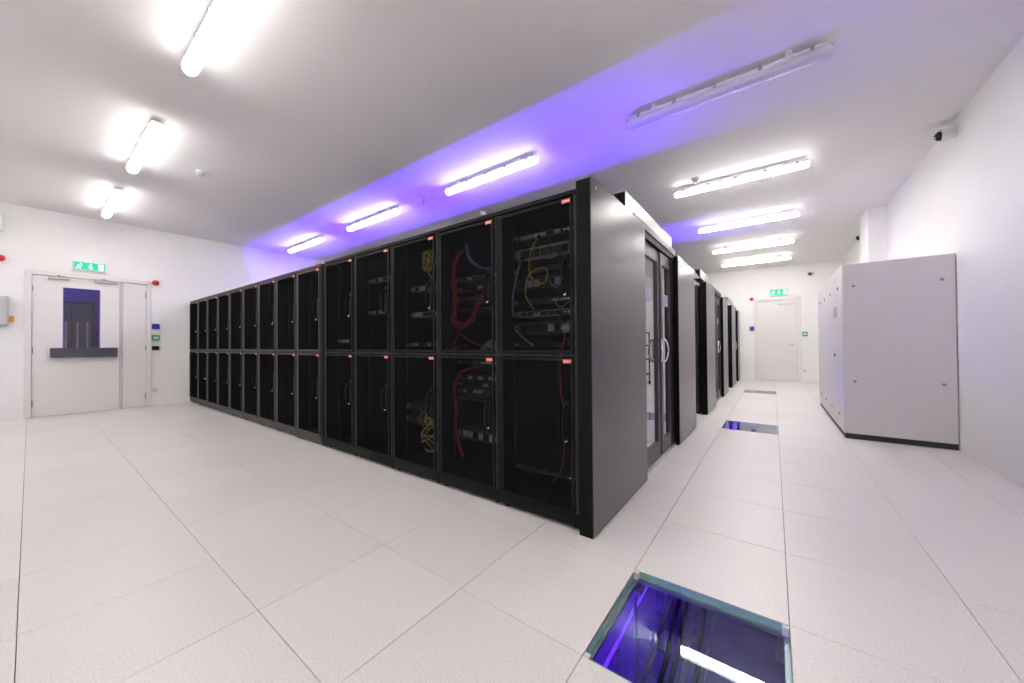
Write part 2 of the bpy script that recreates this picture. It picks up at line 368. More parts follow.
# ---- far door
d2 = thing('door_2', (0, YB, 0), 'white single door at the end of the aisle', 'door', kind='structure')
MB().box(-0.50, -0.41, -0.03, 0.0, 0, 2.44).box(0.505, 0.595, -0.03, 0.0, 0, 2.44).box(-0.41, 0.505, -0.03, 0, 2.38, 2.44).build('door_frame', M['trim'], d2, bevel=0.003)
l2 = B(-0.405, 0.50, -0.016, -0.001, 0.012, 2.375).build('door_leaf', M['door'], d2)
B(0.08, 0.5, -0.07, -0.016, 2.24, 2.31).build('door_closer', M['trim'], l2, bevel=0.006)
B(-0.405, 0.2, -0.045, -0.03, 2.345, 2.375).build('closer_rail', M['seam'], d2)
hd = MB().sweep([(0.44, -0.016, 1.06), (0.44, -0.065, 1.06), (0.32, -0.065, 1.06)], 0.011, 8)
hd.build('door_handle', M['metalgrey'], l2)
B(-0.405, 0.50, -0.02, -0.016, 0.0, 0.012).build('threshold', M['seam'], d2)

# ================================================================== RACKS OF THE FRONT ROW
RD = 1.19
def lever(door, z, x):
    """swing handle: black pan, lever and chrome lock"""
    B(x - 0.020, x + 0.020, -0.012, 0.0, z - 0.12, z + 0.13).build('handle_pan', M['black'], door, bevel=0.004)
    p = smoothpts([(x, -0.012, z + 0.09), (x, -0.045, z + 0.07), (x, -0.052, z - 0.02), (x, -0.040, z - 0.09), (x, -0.012, z - 0.10)], 5)
    MB().sweep(p, 0.011, 8).build('handle', M['black'], door, smooth=True)
    MB().lathe((x, -0.012, z - 0.105), (0, -1, 0), [(0, 0.012), (0.02, 0.012), (0.022, 0.0)], 10).build('lock', M['chrome'], door, smooth=True)

def make_rack(fm, W=RP):
    h = W / 2
    r = thing('server_rack', (0, 0, 0), 'rack', 'rack', 'front row of server racks')
    body = MB().box(-h + 0.004, -h + 0.012, 0.03, RD, 0.03, RH - 0.03).box(h - 0.012, h - 0.004, 0.03, RD, 0.03, RH - 0.03)
    body.box(-h + 0.012, h - 0.012, RD - 0.01, RD, 0.03, RH - 0.03).box(-h + 0.012, h - 0.012, 0.04, RD - 0.01, 0.06, 0.075)
    body.build('rack_body', M['rackin'], r)
    B(-h + 0.001, h - 0.001, -0.004, RD + 0.004, RH - 0.03, RH).build('top_panel', fm, r, bevel=0.003)
    MB().box(-h + 0.003, -h + 0.02, 0.002, 0.03, 0.10, RH - 0.03).box(h - 0.02, h - 0.003, 0.002, 0.03, 0.10, RH - 0.03).build('front_frame', M['rackin'], r)
    B(-h + 0.02, h - 0.02, 0.006, 0.03, 1.036, 1.050).build('middle_rail', M['rackin'], r)
    B(-h + 0.004, h - 0.004, 0.0, 0.05, 0.026, 0.098).build('base_panel', fm, r, bevel=0.002)
    for x in (-h + 0.05, h - 0.04):
        MB().lathe((x, 0.05, 0), (0, 0, 1), [(0, 0.022), (0.012, 0.022), (0.014, 0.010), (0.03, 0.010)], 10).build('foot', M['black'], r)
    for x in (-h + 0.06, h - 0.06):
        for yy in (0.12, 0.75): B(x - 0.012, x + 0.012, yy, yy + 0.03, 0.075, RH - 0.031).build('mounting_rail', M['rackin'], r)
    for z0, z1 in ((0.103, 1.030), (1.056, RH - 0.043)):
        x0, x1 = -h + 0.012, h - 0.022
        fl, frr, ft = 0.046, 0.020, 0.020
        m = MB().box(x0, x0 + fl, -0.012, 0.002, z0, z1).box(x1 - frr, x1, -0.012, 0.002, z0, z1).box(x0 + fl, x1 - frr, -0.012, 0.002, z1 - ft, z1).box(x0 + fl, x1 - frr, -0.012, 0.002, z0, z0 + ft)
        d = m.build('rack_door', fm, r)
        MB().quad((x0 + fl, -0.006, z0 + ft), (x1 - frr, -0.006, z0 + ft), (x1 - frr, -0.006, z1 - ft), (x0 + fl, -0.006, z1 - ft)).build('mesh_panel', M['mesh'], d, fix=False)
        lever(d, 0.64 if z0 < 0.5 else 1.52, x1 - 0.048)
        tg_ = B(x1 - 0.068, x1 - 0.012, -0.016, -0.012, z1 - 0.034, z1 - 0.010)
        for q in range(4): tg_.box(x1 - 0.062 + 0.012 * q, x1 - 0.053 + 0.012 * q, -0.0168, -0.016, z1 - 0.027, z1 - 0.017, 1)
        tg_.build('red_tag', [M['tag'], M['tagprint']], d)
    return r
proto1 = make_rack(M['rackframe']); proto2 = make_rack(M['rackframe_grey'], RP)
def rack_label(k):
    if k == 0: return 'black server rack beside the steel corner panel, yellow looped cable inside'
    if k == 1: return 'black server rack with bundles of red cables behind its upper door'
    if k == 2: return 'black server rack with tangled yellow cables in both compartments'
    if k == 3: return 'fourth black server rack from the steel corner panel'
    if k == 4: return 'fifth black server rack from the corner panel, right of the row gap'
    if k == 5: return 'graphite mesh-door rack just left of the gap in the row'
    if k == 13: return 'graphite mesh-door rack at the far left end, against the wall'
    return '%s mesh-door rack left of the gap in the rack row' % ordinal(k - 5)
RX = [-0.975 - RP * (k + 0.5) for k in range(5)] + [-4.105 - RP * (k + 0.5) for k in range(9)]
for k, x in enumerate(RX):
    pr = proto1 if k < 5 else proto2
    o = pr if k in (0, 5) else copy_tree(pr)
    o.location = (x, YF if k < 5 else YF + 0.004, 0); o['label'] = rack_label(k)
    o['group'] = 'black racks right of the gap' if k < 5 else 'graphite racks left of the gap'
gf = B(-4.098, -4.024, YF + 0.03, YF + RD, 0.0, RH - 0.02).build('gap_filler_panel', M['black']); tag(gf, 'narrow black filler strip between the two rack groups', 'filler panel')

# ---- simple racks seen from the back inside and behind the containment
def make_back_rack():
    h = RP / 2
    r = thing('rear_rack', (0, 0, 0), 'rack', 'rack', 'rear racks')
    B(-h + 0.002, h - 0.002, 0.02, 1.13, 0.03, RH).build('rack_body', M['rackin'], r, bevel=0.003)
    for z0, z1 in ((0.1, 1.03), (1.05, RH - 0.03)):
        d = B(-h + 0.012, h - 0.012, -0.004, 0.02, z0, z1).build('rear_door', M['black'], r, bevel=0.003)
        B(h - 0.07, h - 0.045, -0.02, -0.004, (z0 + z1) / 2 - 0.09, (z0 + z1) / 2 + 0.09).build('handle', M['rackframe'], d, bevel=0.003)
    B(-h + 0.01, h - 0.01, 0.03, 1.1, 0.0, 0.03).build('plinth', M['black'], r)
    return r
pb = make_back_rack(); used = False
def back_row(y, n, rz, what, grp):
    global used
    for k in range(n):
        o = copy_tree(pb) if used else pb; used = True
        x = -0.99 - RP * (k + 0.5)
        o.location = (x, y, 0); o.rotation_euler = (0, 0, rz)
        o['label'] = '%s dark rack from the aisle end in the %s' % (ordinal(k), what); o['group'] = grp
back_row(4.09, 14, 0, 'row behind the glass aisle door', 'second rack row of the first enclosure')
back_row(7.42, 5, math.pi, 'front row of the second enclosure', 'front rack row of the second enclosure')
back_row(8.40, 5, 0, 'back row of the second enclosure', 'back rack row of the second enclosure')
back_row(11.62, 3, math.pi, 'front row of the third enclosure', 'front rack row of the third enclosure')

# ================================================================== ENCLOSURE END PANELS, DOORS, HEADERS
def end_panel(y0, y1, label, face='steel', z1=2.08):
    e = thing('end_panel', (-0.87, y0, 0), label, 'end panel', 'steel end panels along the aisle')
    L = y1 - y0
    B(-0.096, -0.004, 0.0, L - 0.01, 0.02, z1 - 0.006).build('panel_core', M['black'], e, bevel=0.003)
    B(-0.004, 0.0, -0.004, L, 0.012, z1).build('face_sheet', M[face], e)
    for y, z in ((0.06, z1 - 0.055), (L - 0.07, z1 - 0.06)):
        MB().lathe((0, y, z), (1, 0, 0), [(0, 0.010), (0.006, 0.010), (0.010, 0.005)], 10).build('bolt', M['chrome'], e)
    B(-0.0, 0.004, L * 0.52, L * 0.52 + 0.05, z1 - 0.05, z1 - 0.004).build('bracket', M['chrome'], e)
    B(-0.09, -0.01, 0.0, L, 0.0, 0.02).build('base_shadow_gap', M['black'], e)
    return e
end_panel(1.93, 2.99, 'tall dark brushed steel end panel at the corner of the front rack row')
end_panel(4.24, 5.24, 'brushed steel end panel right of the glass sliding doors')
end_panel(6.28, 7.24, 'pale steel end panel with black edge beyond the aisle gap')
end_panel(8.55, 9.42, 'narrow pale steel end panel right of the second enclosure door')
end_panel(10.45, 11.45, 'steel end panel of the third enclosure far down the aisle')
end_panel(12.3, 12.9, 'last dark-edged end panel before the far wall')

def aisle_doors(y0, y1, label, which):
    """two framed glass leaves, a pair of bow handles, top rail and bottom track; local y along the aisle"""
    t = thing('aisle_door', (-0.925, y0, 0), label, 'glass door')
    L = y1 - y0; mid = L * 0.565
    for s, (a, b) in enumerate(((0.0, mid - 0.006), (mid + 0.006, L))):
        x = -0.012 if s == 0 else 0.0
        fw0, fw1 = (0.05, 0.075) if s == 0 else (0.075, 0.17)
        m = MB().box(x - 0.04, x, a, a + fw0, 0.03, 2.02).box(x - 0.04, x, b - fw1, b, 0.03, 2.02).box(x - 0.04, x, a + fw0, b - fw1, 1.90, 2.02).box(x - 0.04, x, a + fw0, b - fw1, 0.03, 0.17)
        d = m.build('door_leaf', M['alu'], t, bevel=0.003)
        B(x - 0.024, x - 0.018, a + fw0, b - fw1, 0.17, 1.90).build('glass_pane', M['glass'], d)
        if s == 1: B(x - 0.002, x + 0.004, b - fw1 + 0.01, b, 0.04, 2.0).build('black_edge_strip', M['darkgloss'], d)
        B(x - 0.0178, x - 0.0172, a + fw0 + 0.06, min(b - fw1, a + fw0 + 0.42), 1.50, 1.62).build('glass_sticker', M['sticker'], d)
        yc = b - fw1 * 0.5 if s == 0 else a + fw0 * 0.5
        sg = -1 if s == 0 else 1
        pts = smoothpts([(x, yc, 1.15), (x + 0.03, yc + sg * 0.02, 1.14), (x + 0.045, yc + sg * 0.055, 1.045), (x + 0.03, yc + sg * 0.02, 0.95), (x, yc, 0.94)], 6)
        MB().sweep(pts, 0.009, 8).build('bow_handle', M['chrome'], d, smooth=True)
    B(-0.046, 0.012, 0.002, L - 0.002, 2.025, 2.075).build('track_cover', M['black'], t)
    B(-0.046, 0.02, -0.15, L + 0.03, 2.082, 2.145).build('top_rail', M['alu'], t, bevel=0.004)
    B(-0.048, 0.012, 0.002, L - 0.002, 0.0, 0.028).build('floor_track', M['metalgrey'], t, bevel=0.003)
    return t
aisle_doors(2.99, 4.24, 'double glass sliding door in grey frames, chrome bow handles', 0)
aisle_doors(7.24, 8.55, 'glass sliding door of the second enclosure down the aisle', 1)
aisle_doors(11.45, 12.3, 'glass sliding door of the third enclosure by the far wall', 2)
def header(y0, y1, z0, z1, label, x0=-1.06, x1=-0.955):
    t = thing('header_box', (x1, y0, z0), label, 'header panel', 'light steel header boxes over the enclosures')
    L = y1 - y0; D = x1 - x0
    B(-0.004, 0, 0, L, 0, z1 - z0).build('face_sheet', M['steel_light'], t)
    MB().box(-D, -D + 0.004, 0, L, 0, z1 - z0).box(-D + 0.004, -0.004, 0.0, L, z1 - z0 - 0.004, z1 - z0).build('back_sheet', M['steel_light'], t)
    MB().prism([(-D, 0), (-0.004, 0), (-D, (z1 - z0) * 0.95)], 'xz', 0.02, 0.03).build('gusset', M['steel_light'], t)
    for y in (0.12, L - 0.12): MB().lathe((0, y, (z1 - z0) * 0.75), (1, 0, 0), [(0, 0.008), (0.006, 0.006)], 8).build('bolt', M['chrome'], t)
header(2.78, 4.33, 2.147, 2.31, 'light steel header box above the glass sliding doors')
header(6.30, 7.75, 2.147, 2.29, 'light steel header box over the second enclosure')
header(10.45, 11.8, 2.147, 2.28, 'light steel header box over the third enclosure')
# ---- blue light strips on the aisle floors
for y, x0, lab in ((3.62, -9.3, 'long blue light strip on the floor between the first two rack rows'), (7.91, -3.9, 'blue light strip on the floor inside the second enclosure')):
    t = thing('light_strip', (-1.2, y, 0), lab, 'light strip')
    MB().box(x0 + 1.2, 0, -0.036, 0.036, 0, 0.02).box(x0 + 1.2, 0, -0.036, -0.030, 0.02, 0.17).box(x0 + 1.2, 0, 0.030, 0.036, 0.02, 0.17).build('strip_light_guard', M['black'], t)  # unseen channel, tall sides added to block sideways blue light
    B(x0 + 1.2, -0.01, -0.025, 0.025, 0.02, 0.026).build('strip_diffuser', M['bluelight'], t)

# ================================================================== WHITE COOLING CABINET
cx0, cx1, cy0, cy1, ch = 0.612, XR - 0.004, 5.64, 8.40, 2.02
cc = thing('cooling_cabinet', ((cx0 + cx1) / 2, cy0, 0), 'tall white cooling cabinet with black plinth against the right wall', 'cabinet')
hx = (cx1 - cx0) / 2; L = cy1 - cy0
B(-hx + 0.03, hx, 0.025, L, 0.06, ch - 0.004).build('cabinet_body', M['cabinet'], cc)
B(-hx + 0.012, hx - 0.004, 0.012, L - 0.01, 0.0, 0.058).build('plinth', M['plinth'], cc)
ep = B(-hx + 0.002, hx - 0.002, 0.0, 0.024, 0.062, ch).build('end_panel', M['cabinet'], cc, bevel=0.006)
for x in (-0.335, 0.335):
    for z in (0.665, 1.76):
        q = MB().lathe((x, 0.0, z), (0, -1, 0), [(0, 0.016), (0.006, 0.016), (0.008, 0.012)], 12).build('latch', M['hinge'], ep)
n = 4
for k in range(n):
    a, b = 0.026 + (L - 0.03) * k / n, 0.026 + (L - 0.03) * (k + 1) / n
    d = B(-hx, -hx + 0.028, a + 0.004, b - 0.004, 0.062, ch - 0.002).build('door_panel', M['cabinet'], cc, bevel=0.006)
    MB().lathe((-hx, a + 0.3, 1.78), (-1, 0, 0), [(0, 0.018), (0.008, 0.018), (0.010, 0.012)], 12).build('latch', M['hinge'], d)
    MB().lathe((-hx, a + 0.3, 0.24), (-1, 0, 0), [(0, 0.018), (0.008, 0.018), (0.010, 0.012)], 12).build('latch', M['hinge'], d)
    if k == 0:
        ds = B(-hx - 0.014, -hx, a + 0.42, a + 0.60, 1.43, 1.56).build('control_display', M['panelgrey'], d, bevel=0.004)
        MB().lathe((-hx, a + 0.62, 0.95), (-1, 0, 0), [(0, 0.018), (0.012, 0.018), (0.014, 0.012)], 12).build('lock', M['lens'], d)

# ================================================================== CEILING LAMPS
LN = 1.515
def capsule_profile(hl, wd, z0, depth, rings=7):
    """boat-shaped diffuser: rounded section, rounded ends, local x along the lamp"""
    mb = MB(); secs = []
    xs = [(-hl, 0.55), (-hl + 0.012, 0.80), (-hl + 0.035, 0.95), (-hl + 0.07, 1.0), (hl - 0.07, 1.0), (hl - 0.035, 0.95), (hl - 0.012, 0.80), (hl, 0.55)]
    for x, k in xs:
        row = []
        for r in range(rings + 1):
            a = math.pi * r / rings
            y = -math.cos(a) * wd / 2 * k; z = z0 - (math.sin(a) ** 0.7) * depth * (0.5 + 0.5 * k)
            row.append((x, y, z))
        secs.append(row)
    n = rings + 1
    for row in secs: mb.v += row
    for i in range(len(secs) - 1):
        for r in range(rings):
            mb.f.append((i * n + r, i * n + r + 1, (i + 1) * n + r + 1, (i + 1) * n + r)); mb.mi.append(0)
    mb.f.append(tuple(range(n))); mb.mi.append(0); e = (len(secs) - 1) * n
    mb.f.append(tuple(e + k for k in reversed(range(n)))); mb.mi.append(0)
    for i in range(len(secs) - 1): mb.f.append((i * n, (i + 1) * n, (i + 1) * n + n - 1, i * n + n - 1)); mb.mi.append(0)
    return mb
def make_lamp(lit, dm='diffuser'):
    t = thing('tube_lamp', (0, 0, 0), 'lamp', 'lamp', 'tube lamps on the ceiling')
    hl = LN / 2
    MB().box(-hl + 0.02, hl - 0.02, -0.045, 0.045, -0.058, -0.024).build('lamp_body', M['lampbody'], t, bevel=0.008)
    for x in (-0.5, 0.5): B(x - 0.02, x + 0.02, -0.03, 0.03, -0.024, 0.022).build('mount_bracket', M['lampbody'], t)
    if lit:
        capsule_profile(hl, 0.102, -0.058, 0.050).build('diffuser', M[dm], t, smooth=True)
    else:
        capsule_profile(hl, 0.125, -0.058, 0.060).build('diffuser', M['clear'], t, smooth=True)
        for y in (-0.028, 0.028):
            MB().sweep([(-hl + 0.06, y, -0.085), (hl - 0.06, y, -0.085)], 0.013, 10).build('tube', M['tube'], t, smooth=True)
    B(-hl - 0.008, -hl + 0.03, -0.03, 0.03, -0.055, -0.028).build('cable_gland', M['clip'], t, bevel=0.006)
    for k in range(5):
        x = -hl + 0.12 + (LN - 0.24) * k / 4
        for y in (-0.052, 0.052):
            o = bpy.data.objects.new('clip', clip_me); C.objects.link(o); o.parent = t; o.location = (x, y * (1.0 if lit else 1.13), -0.05)
    return t
clip_me = B(-0.014, 0.014, -0.005, 0.005, -0.018, 0.018).mesh('clip', M['clip'])
lampL, lampO, lampA = make_lamp(True), make_lamp(False), make_lamp(True, 'diffuser_aisle')
lamps = [
    (-2.99, 0.765, 1, 'lit tube lamp at the top edge, nearest of the left row'), (-5.645, 0.765, 1, 'lit tube lamp in the middle of the left row, above the white door side'), (-8.165, 0.765, 1, 'lit tube lamp nearest the left wall, above the floor before the door'),
    (-3.015, 3.56, 1, 'lit tube lamp over the red-cable rack, longest in the violet ceiling band'), (-5.66, 3.56, 1, 'lit tube lamp in the middle of the violet ceiling band'), (-8.2, 3.56, 1, 'lit tube lamp at the left end of the violet ceiling band'),
    (-0.42, 3.56, 0, 'unlit clear tube lamp with clips, nearest over the right aisle'),
    (-0.42, 5.66, 1, 'nearest lit tube lamp over the right aisle'), (-0.42, 7.75, 1, 'second lit tube lamp over the right aisle, its end in violet glow'), (-0.42, 9.74, 1, 'third lit tube lamp over the right aisle'), (-0.42, 11.57, 1, 'last tube lamp over the right aisle, before the far wall'),
    (-5.66, -1.6, 1, 'unseen tube lamp added behind the viewpoint on the left'), (-8.2, -1.6, 1, 'unseen tube lamp added behind the viewpoint by the left wall'), (-0.42, 0.765, 3, 'unseen tube lamp added straight above the viewpoint'), (-0.42, -1.6, 1, 'lit tube lamp behind the viewpoint'),  # unseen lamps put in to light the foreground and left side
    (-5.66, 5.66, 1, 'unseen tube lamp added behind the racks, over the gap between enclosures'), (-5.66, 9.74, 1, 'unseen tube lamp added behind the racks at the back of the room')]  # unseen lamps put in for light at the back
first = {0: True, 1: True, 2: True}
for x, y, lit, lab in lamps:
    if lit == 1 and x > -1: lit = 2
    if lit == 3: lit = 1
    src = (lampO, lampL, lampA)[lit]
    o = src if first[lit] else copy_tree(src); first[lit] = False
    o.location = (CAM.x + (x - CAM.x) * 0.99, CAM.y + (y - CAM.y) * 0.99, ZC - 0.022); o['label'] = lab
# ---- smoke detectors
def make_detector(x, y, lab):
    t = thing('smoke_detector', (x, y, ZC), lab, 'detector', 'smoke detectors on the ceiling')
    MB().lathe((0, 0, 0), (0, 0, -1), [(0, 0.055), (0.012, 0.055), (0.02, 0.048)], 20).build('base', M['white'], t, smooth=False)
    MB().lathe((0, 0, -0.02), (0, 0, -1), [(0, 0.04), (0.02, 0.042), (0.035, 0.03), (0.04, 0.01)], 20).build('sensor_head', M['dome'], t, smooth=True)
for x, y, lab in ((-5.94, 1.32, 'white smoke detector on the ceiling between left lamp row and racks'), (-4.41, 3.61, 'small smoke detector inside the violet ceiling band'), (-0.87, 5.42, 'smoke detector beside the nearest lit aisle lamp'), (-4.0, 4.6, 'small white detector just showing above the rack tops')):
    make_detector(x, y, lab)

# ================================================================== SIGNS AND WALL DEVICES
def exit_sign(loc, rz, Wd, H, lab):
    """faces local -y; local x runs left to right as seen"""
    t = thing('exit_sign', loc, lab, 'sign', 'green emergency exit signs', rz)
    B(-Wd / 2, Wd / 2, -0.05, 0, 0, H).build('sign_box', M['white'], t, bevel=0.004)
    f = B(-Wd / 2 + 0.012, Wd / 2 - 0.012, -0.053, -0.05, 0.018, H - 0.014).build('sign_face', M['signgreen'], t)
    y0, y1 = -0.0545, -0.053
    u = H * 0.62; zb = H * 0.2
    def poly(name, pts, ox):
        MB().prism([(ox + px * u, zb + pz * u) for px, pz in pts], 'xz', y0, y1).build(name, M['signwhite'], f)
    ox = -Wd * 0.37                                      # running figure with its arrow
    m = MB()
    for seg, r in (([(0.30, 0.62), (0.16, 0.36)], 0.085), ([(0.16, 0.36), (0.36, 0.2), (0.28, 0.0)], 0.06), ([(0.16, 0.36), (0.02, 0.16), (-0.16, 0.12)], 0.06), ([(0.28, 0.6), (0.48, 0.5), (0.58, 0.6)], 0.045), ([(0.26, 0.62), (0.06, 0.66), (-0.02, 0.5)], 0.045)):
        for (ax, az), (bx, bz) in zip(seg[:-1], seg[1:]):
            dx, dz = bx - ax, bz - az; ln = math.hypot(dx, dz); nx, nz = -dz / ln * r, dx / ln * r
            m.prism([(ox + (ax + nx) * u, zb + (az + nz) * u), (ox + (ax - nx) * u, zb + (az - nz) * u), (ox + (bx - nx) * u, zb + (bz - nz) * u), (ox + (bx + nx) * u, zb + (bz + nz) * u)], 'xz', y0, y1)
    m.prism([(ox + (0.4 + 0.12 * math.cos(k * math.pi / 4)) * u, zb + (0.85 + 0.12 * math.sin(k * math.pi / 4)) * u) for k in range(8)], 'xz', y0, y1)
    m.build('running_figure', M['signwhite'], f)
    poly('arrow', [(-0.09, 1.0), (-0.09, 0.45), (-0.34, 0.45), (0, 0.02), (0.34, 0.45), (0.09, 0.45), (0.09, 1.0)], 0.01)
    poly('doorway', [(-0.30, 0.0), (0.30, 0.0), (0.30, 1.0), (-0.30, 1.0)], Wd * 0.34)
    return t
exit_sign((XL, 0.635, 2.44), math.pi / 2, 0.37, 0.155, 'green exit sign above the windowed double door')
exit_sign((0.10, YB, 2.50), 0, 0.42, 0.20, 'green exit sign above the far single door')

# devices on the left wall face local +x ; on the far wall local -y : build facing -y and rotate
def device(name, loc, rz, label, cat, build, group=None):
    t = thing(name, loc, label, cat, group, rz); build(t); return t
LW, FWALL = math.pi / 2, 0.0
def sounder(t):
    MB().lathe((0, 0, 0), (0, -1, 0), [(0, 0.038), (0.02, 0.038), (0.022, 0.028)], 16).build('sounder_base', M['red'], t)
    MB().lathe((0, -0.02, 0), (0, -1, 0), [(0, 0.034), (0.03, 0.05), (0.06, 0.046), (0.08, 0.024), (0.085, 0.0)], 16).build('sounder_horn', M['red'], t, smooth=True)
device('alarm_sounder', (XL, 1.447, 2.35), LW, 'red alarm sounder on the wall right of the double door', 'alarm', sounder, 'red alarm sounders')
device('alarm_sounder', (XL, -0.25, 2.50), LW, 'red alarm sounder at the left edge above the grey panel', 'alarm', sounder, 'red alarm sounders')
device('alarm_sounder', (-0.557, YB, 2.45), FWALL, 'red alarm sounder left of the far door', 'alarm', sounder, 'red alarm sounders')
def callbox(m, w_, h_, inner=None):
    def f(t):
        b = B(-w_ / 2, w_ / 2, -0.05, 0, -h_ / 2, h_ / 2).build('housing', M[m], t, bevel=0.008)
        if inner: B(-w_ * 0.33, w_ * 0.33, -0.054, -0.05, -h_ * 0.18, h_ * 0.22).build('press_plate', M[inner], t)
        else: B(-w_ * 0.3, w_ * 0.3, -0.054, -0.05, -h_ * 0.3, h_ * 0.3).build('cover_plate', M['lens' if m == 'maroon' else m], t, bevel=0.002)
    return f
device('call_point', (XL, 1.455, 1.515), LW, 'blue call point, top of three wall boxes beside the double door', 'call point', callbox('blue', 0.10, 0.10), 'wall boxes beside the door')
device('call_point', (XL, 1.455, 1.297), LW, 'green door release, middle of three wall boxes beside the double door', 'call point', callbox('green', 0.105, 0.105, 'white'), 'wall boxes beside the door')
device('card_reader', (XL, 1.452, 1.10), LW, 'dark red card reader, lowest of three wall boxes beside the door', 'card reader', callbox('maroon', 0.10, 0.08), 'wall boxes beside the door')
device('call_point', (-0.56, YB, 1.555), FWALL, 'blue call point left of the far door', 'call point', callbox('blue', 0.11, 0.11))
device('call_point', (0.683, YB, 1.363), FWALL, 'green door release right of the far door', 'call point', callbox('green', 0.12, 0.12, 'white'))
def socket(t):
    B(-0.045, 0.045, -0.014, 0, -0.045, 0.045).build('cover_plate', M['white'], t, bevel=0.004)
    MB().lathe((0, -0.014, 0), (0, -1, 0), [(0, 0.024), (0.003, 0.024), (0.004, 0.02)], 14).build('socket_ring', M['seam'], t)
device('wall_socket', (XL, 1.45, 0.30), LW, 'white wall socket low beside the double door', 'socket', socket)
device('wall_socket', (0.675, YB, 0.31), FWALL, 'white wall socket low beside the far door', 'socket', socket)
def grille(t):
    B(-0.16, 0.16, -0.012, 0, -0.125, 0.125).build('grille_frame', M['wall'], t, bevel=0.003)
    for k in range(7):
        z = -0.1 + k * 0.03
        MB().prism([(-0.010, z), (-0.017, z + 0.002), (-0.017, z + 0.012), (-0.010, z + 0.022)], 'yz', -0.145, 0.145).build('louvre', M['wall'], t)
device('air_grille', (XL, 1.85, 3.12), LW, 'white louvred air grille high on the wall near the racks', 'grille', grille)
def elpanel(t):
    B(-0.25, 0.25, -0.14, 0, 0, 0.45).build('panel_box', M['panelgrey'], t, bevel=0.006)
    d = B(-0.235, 0.235, -0.155, -0.14, 0.015, 0.435).build('panel_door', M['panelgrey'], t, bevel=0.004)
    B(0.05, 0.17, -0.1565, -0.155, 0.37, 0.43).build('warning_sticker', M['yellow'], d)
device('electric_panel', (XL, -0.42, 1.465), LW, 'grey wall panel with yellow sticker at the left edge', 'electric panel', elpanel)
tg = device('key_tag', (XL, -0.145, 1.52), LW, 'small orange tag on the wall beside the grey panel', 'tag', lambda t: (B(-0.025, 0.025, -0.02, 0, 0, 0.09).build('tag_plate', M['orange'], t, bevel=0.003), B(-0.006, 0.006, -0.03, 0, 0.09, 0.105).build('tag_hook', M['hinge'], t)))
def wallbox(t):
    B(-0.16, 0.16, -0.09, 0, 0, 0.25).build('box_body', M['white'], t, bevel=0.008)
    B(-0.15, 0.15, -0.094, -0.09, 0.06, 0.24).build('box_lid', M['trim'], t, bevel=0.003)
device('junction_box', (XL, -0.375, 2.92), LW, 'white wall box high at the left edge', 'wall box', wallbox)

# ---- security cameras
def seccam(loc, rz, lab):
    t = thing('security_camera', loc, lab, 'camera', 'small wall security cameras', rz)
    MB().lathe((0, 0, 0), (0, -1, -0.1), [(0, 0.06), (0.05, 0.062), (0.10, 0.058)], 16).build('camera_mount', M['white'], t)
    MB().lathe((0, -0.095, -0.014), (0, -1, -0.35), [(0, 0.050), (0.02, 0.046), (0.04, 0.03), (0.05, 0.0)], 16).build('dome', M['lens'], t, smooth=True)
    MB().lathe((0, -0.12, -0.024), (0, -1, -0.35), [(0, 0.018), (0.02, 0.018), (0.022, 0.0)], 10).build('lens', M['chrome'], t, smooth=True)
seccam((XR, 5.62, 3.26), -math.pi / 2 , 'white security camera with black dome high on the right wall')
seccam((0.86, YB, 3.06), -0.55, 'small dark-domed camera high on the far wall')
seccam((XR, 10.0, 3.25), -math.pi / 2, 'small black security camera beyond the wall pier')

# ---- trolley standing beyond the cooling cabinet (it shows as a reflection in the glass door)
tr = thing('trolley', (1.12, 9.9, 0), 'black shelf trolley on castors, mirrored in the glass aisle door', 'trolley')
for x in (-0.25, 0.25):
    for y in (-0.2, 0.2):
        MB().sweep([(x, y, 0.11), (x, y, 1.42)], 0.018, 8).build('post', M['black'], tr)
        c1 = MB().sweep([(x - 0.02, y, 0.055), (x + 0.02, y, 0.055)], 0.055, 14).build('castor', M['black'], tr)
for z in (0.28, 0.68, 1.06, 1.40): B(-0.27, 0.27, -0.22, 0.22, z, z + 0.03).build('shelf', M['black'], tr, bevel=0.004)

# ================================================================== EQUIPMENT IN THE RACKS
def server(xc, z0, h, style, lab, wd=0.42, y0=None, leds=0, grp=None, cat='server'):
    y = YF + (0.13 if y0 is None else y0)
    t = thing('server', (xc, y, z0), lab, cat, grp)
    hw = wd / 2; face = {'silver': 'server_silver', 'dark': 'server_dark', 'black': 'server'}[style]
    B(-hw, hw, 0.012, 0.62, 0.002, h - 0.002).build('chassis', M['server_dark'], t)
    B(-hw - 0.02, hw + 0.02, 0.0, 0.012, 0.001, h - 0.001).build('faceplate', M[face], t, bevel=0.001)
    nb = max(3, int(wd / 0.055)); m = MB(); m2 = MB(); rnd = random.Random(int(z0 * 1000))
    for k in range(nb):
        a = -hw + 0.02 + (wd - 0.04) * k / nb; b = a + (wd - 0.04) / nb - 0.008
        (m if rnd.random() < 0.66 else m2).box(a, b, -0.004, 0.0, h * 0.22, h * 0.78)
    if m.v: m.build('drive_bay', M['port' if style != 'black' else 'server_dark'], t)
    if m2.v: m2.build('vent_bay', M['portlight' if style != 'black' else 'server_dark'], t)
    for x in (-hw - 0.008, hw + 0.008): B(x - 0.005, x + 0.005, -0.03, 0.0, h * 0.2, h * 0.8).build('grip', M['metalgrey'], t)
    for k in range(leds):
        B(hw - 0.03 - k * 0.028, hw - 0.018 - k * 0.028, -0.007, -0.004, h * 0.42, h * 0.42 + 0.007).build('indicator_light', M['ledgreen' if k % 3 != 2 else 'ledblue'], t)
    return t
X1, X2, X3, X4 = RX[0], RX[1], RX[2], RX[3]
g1 = 'equipment in the corner rack'
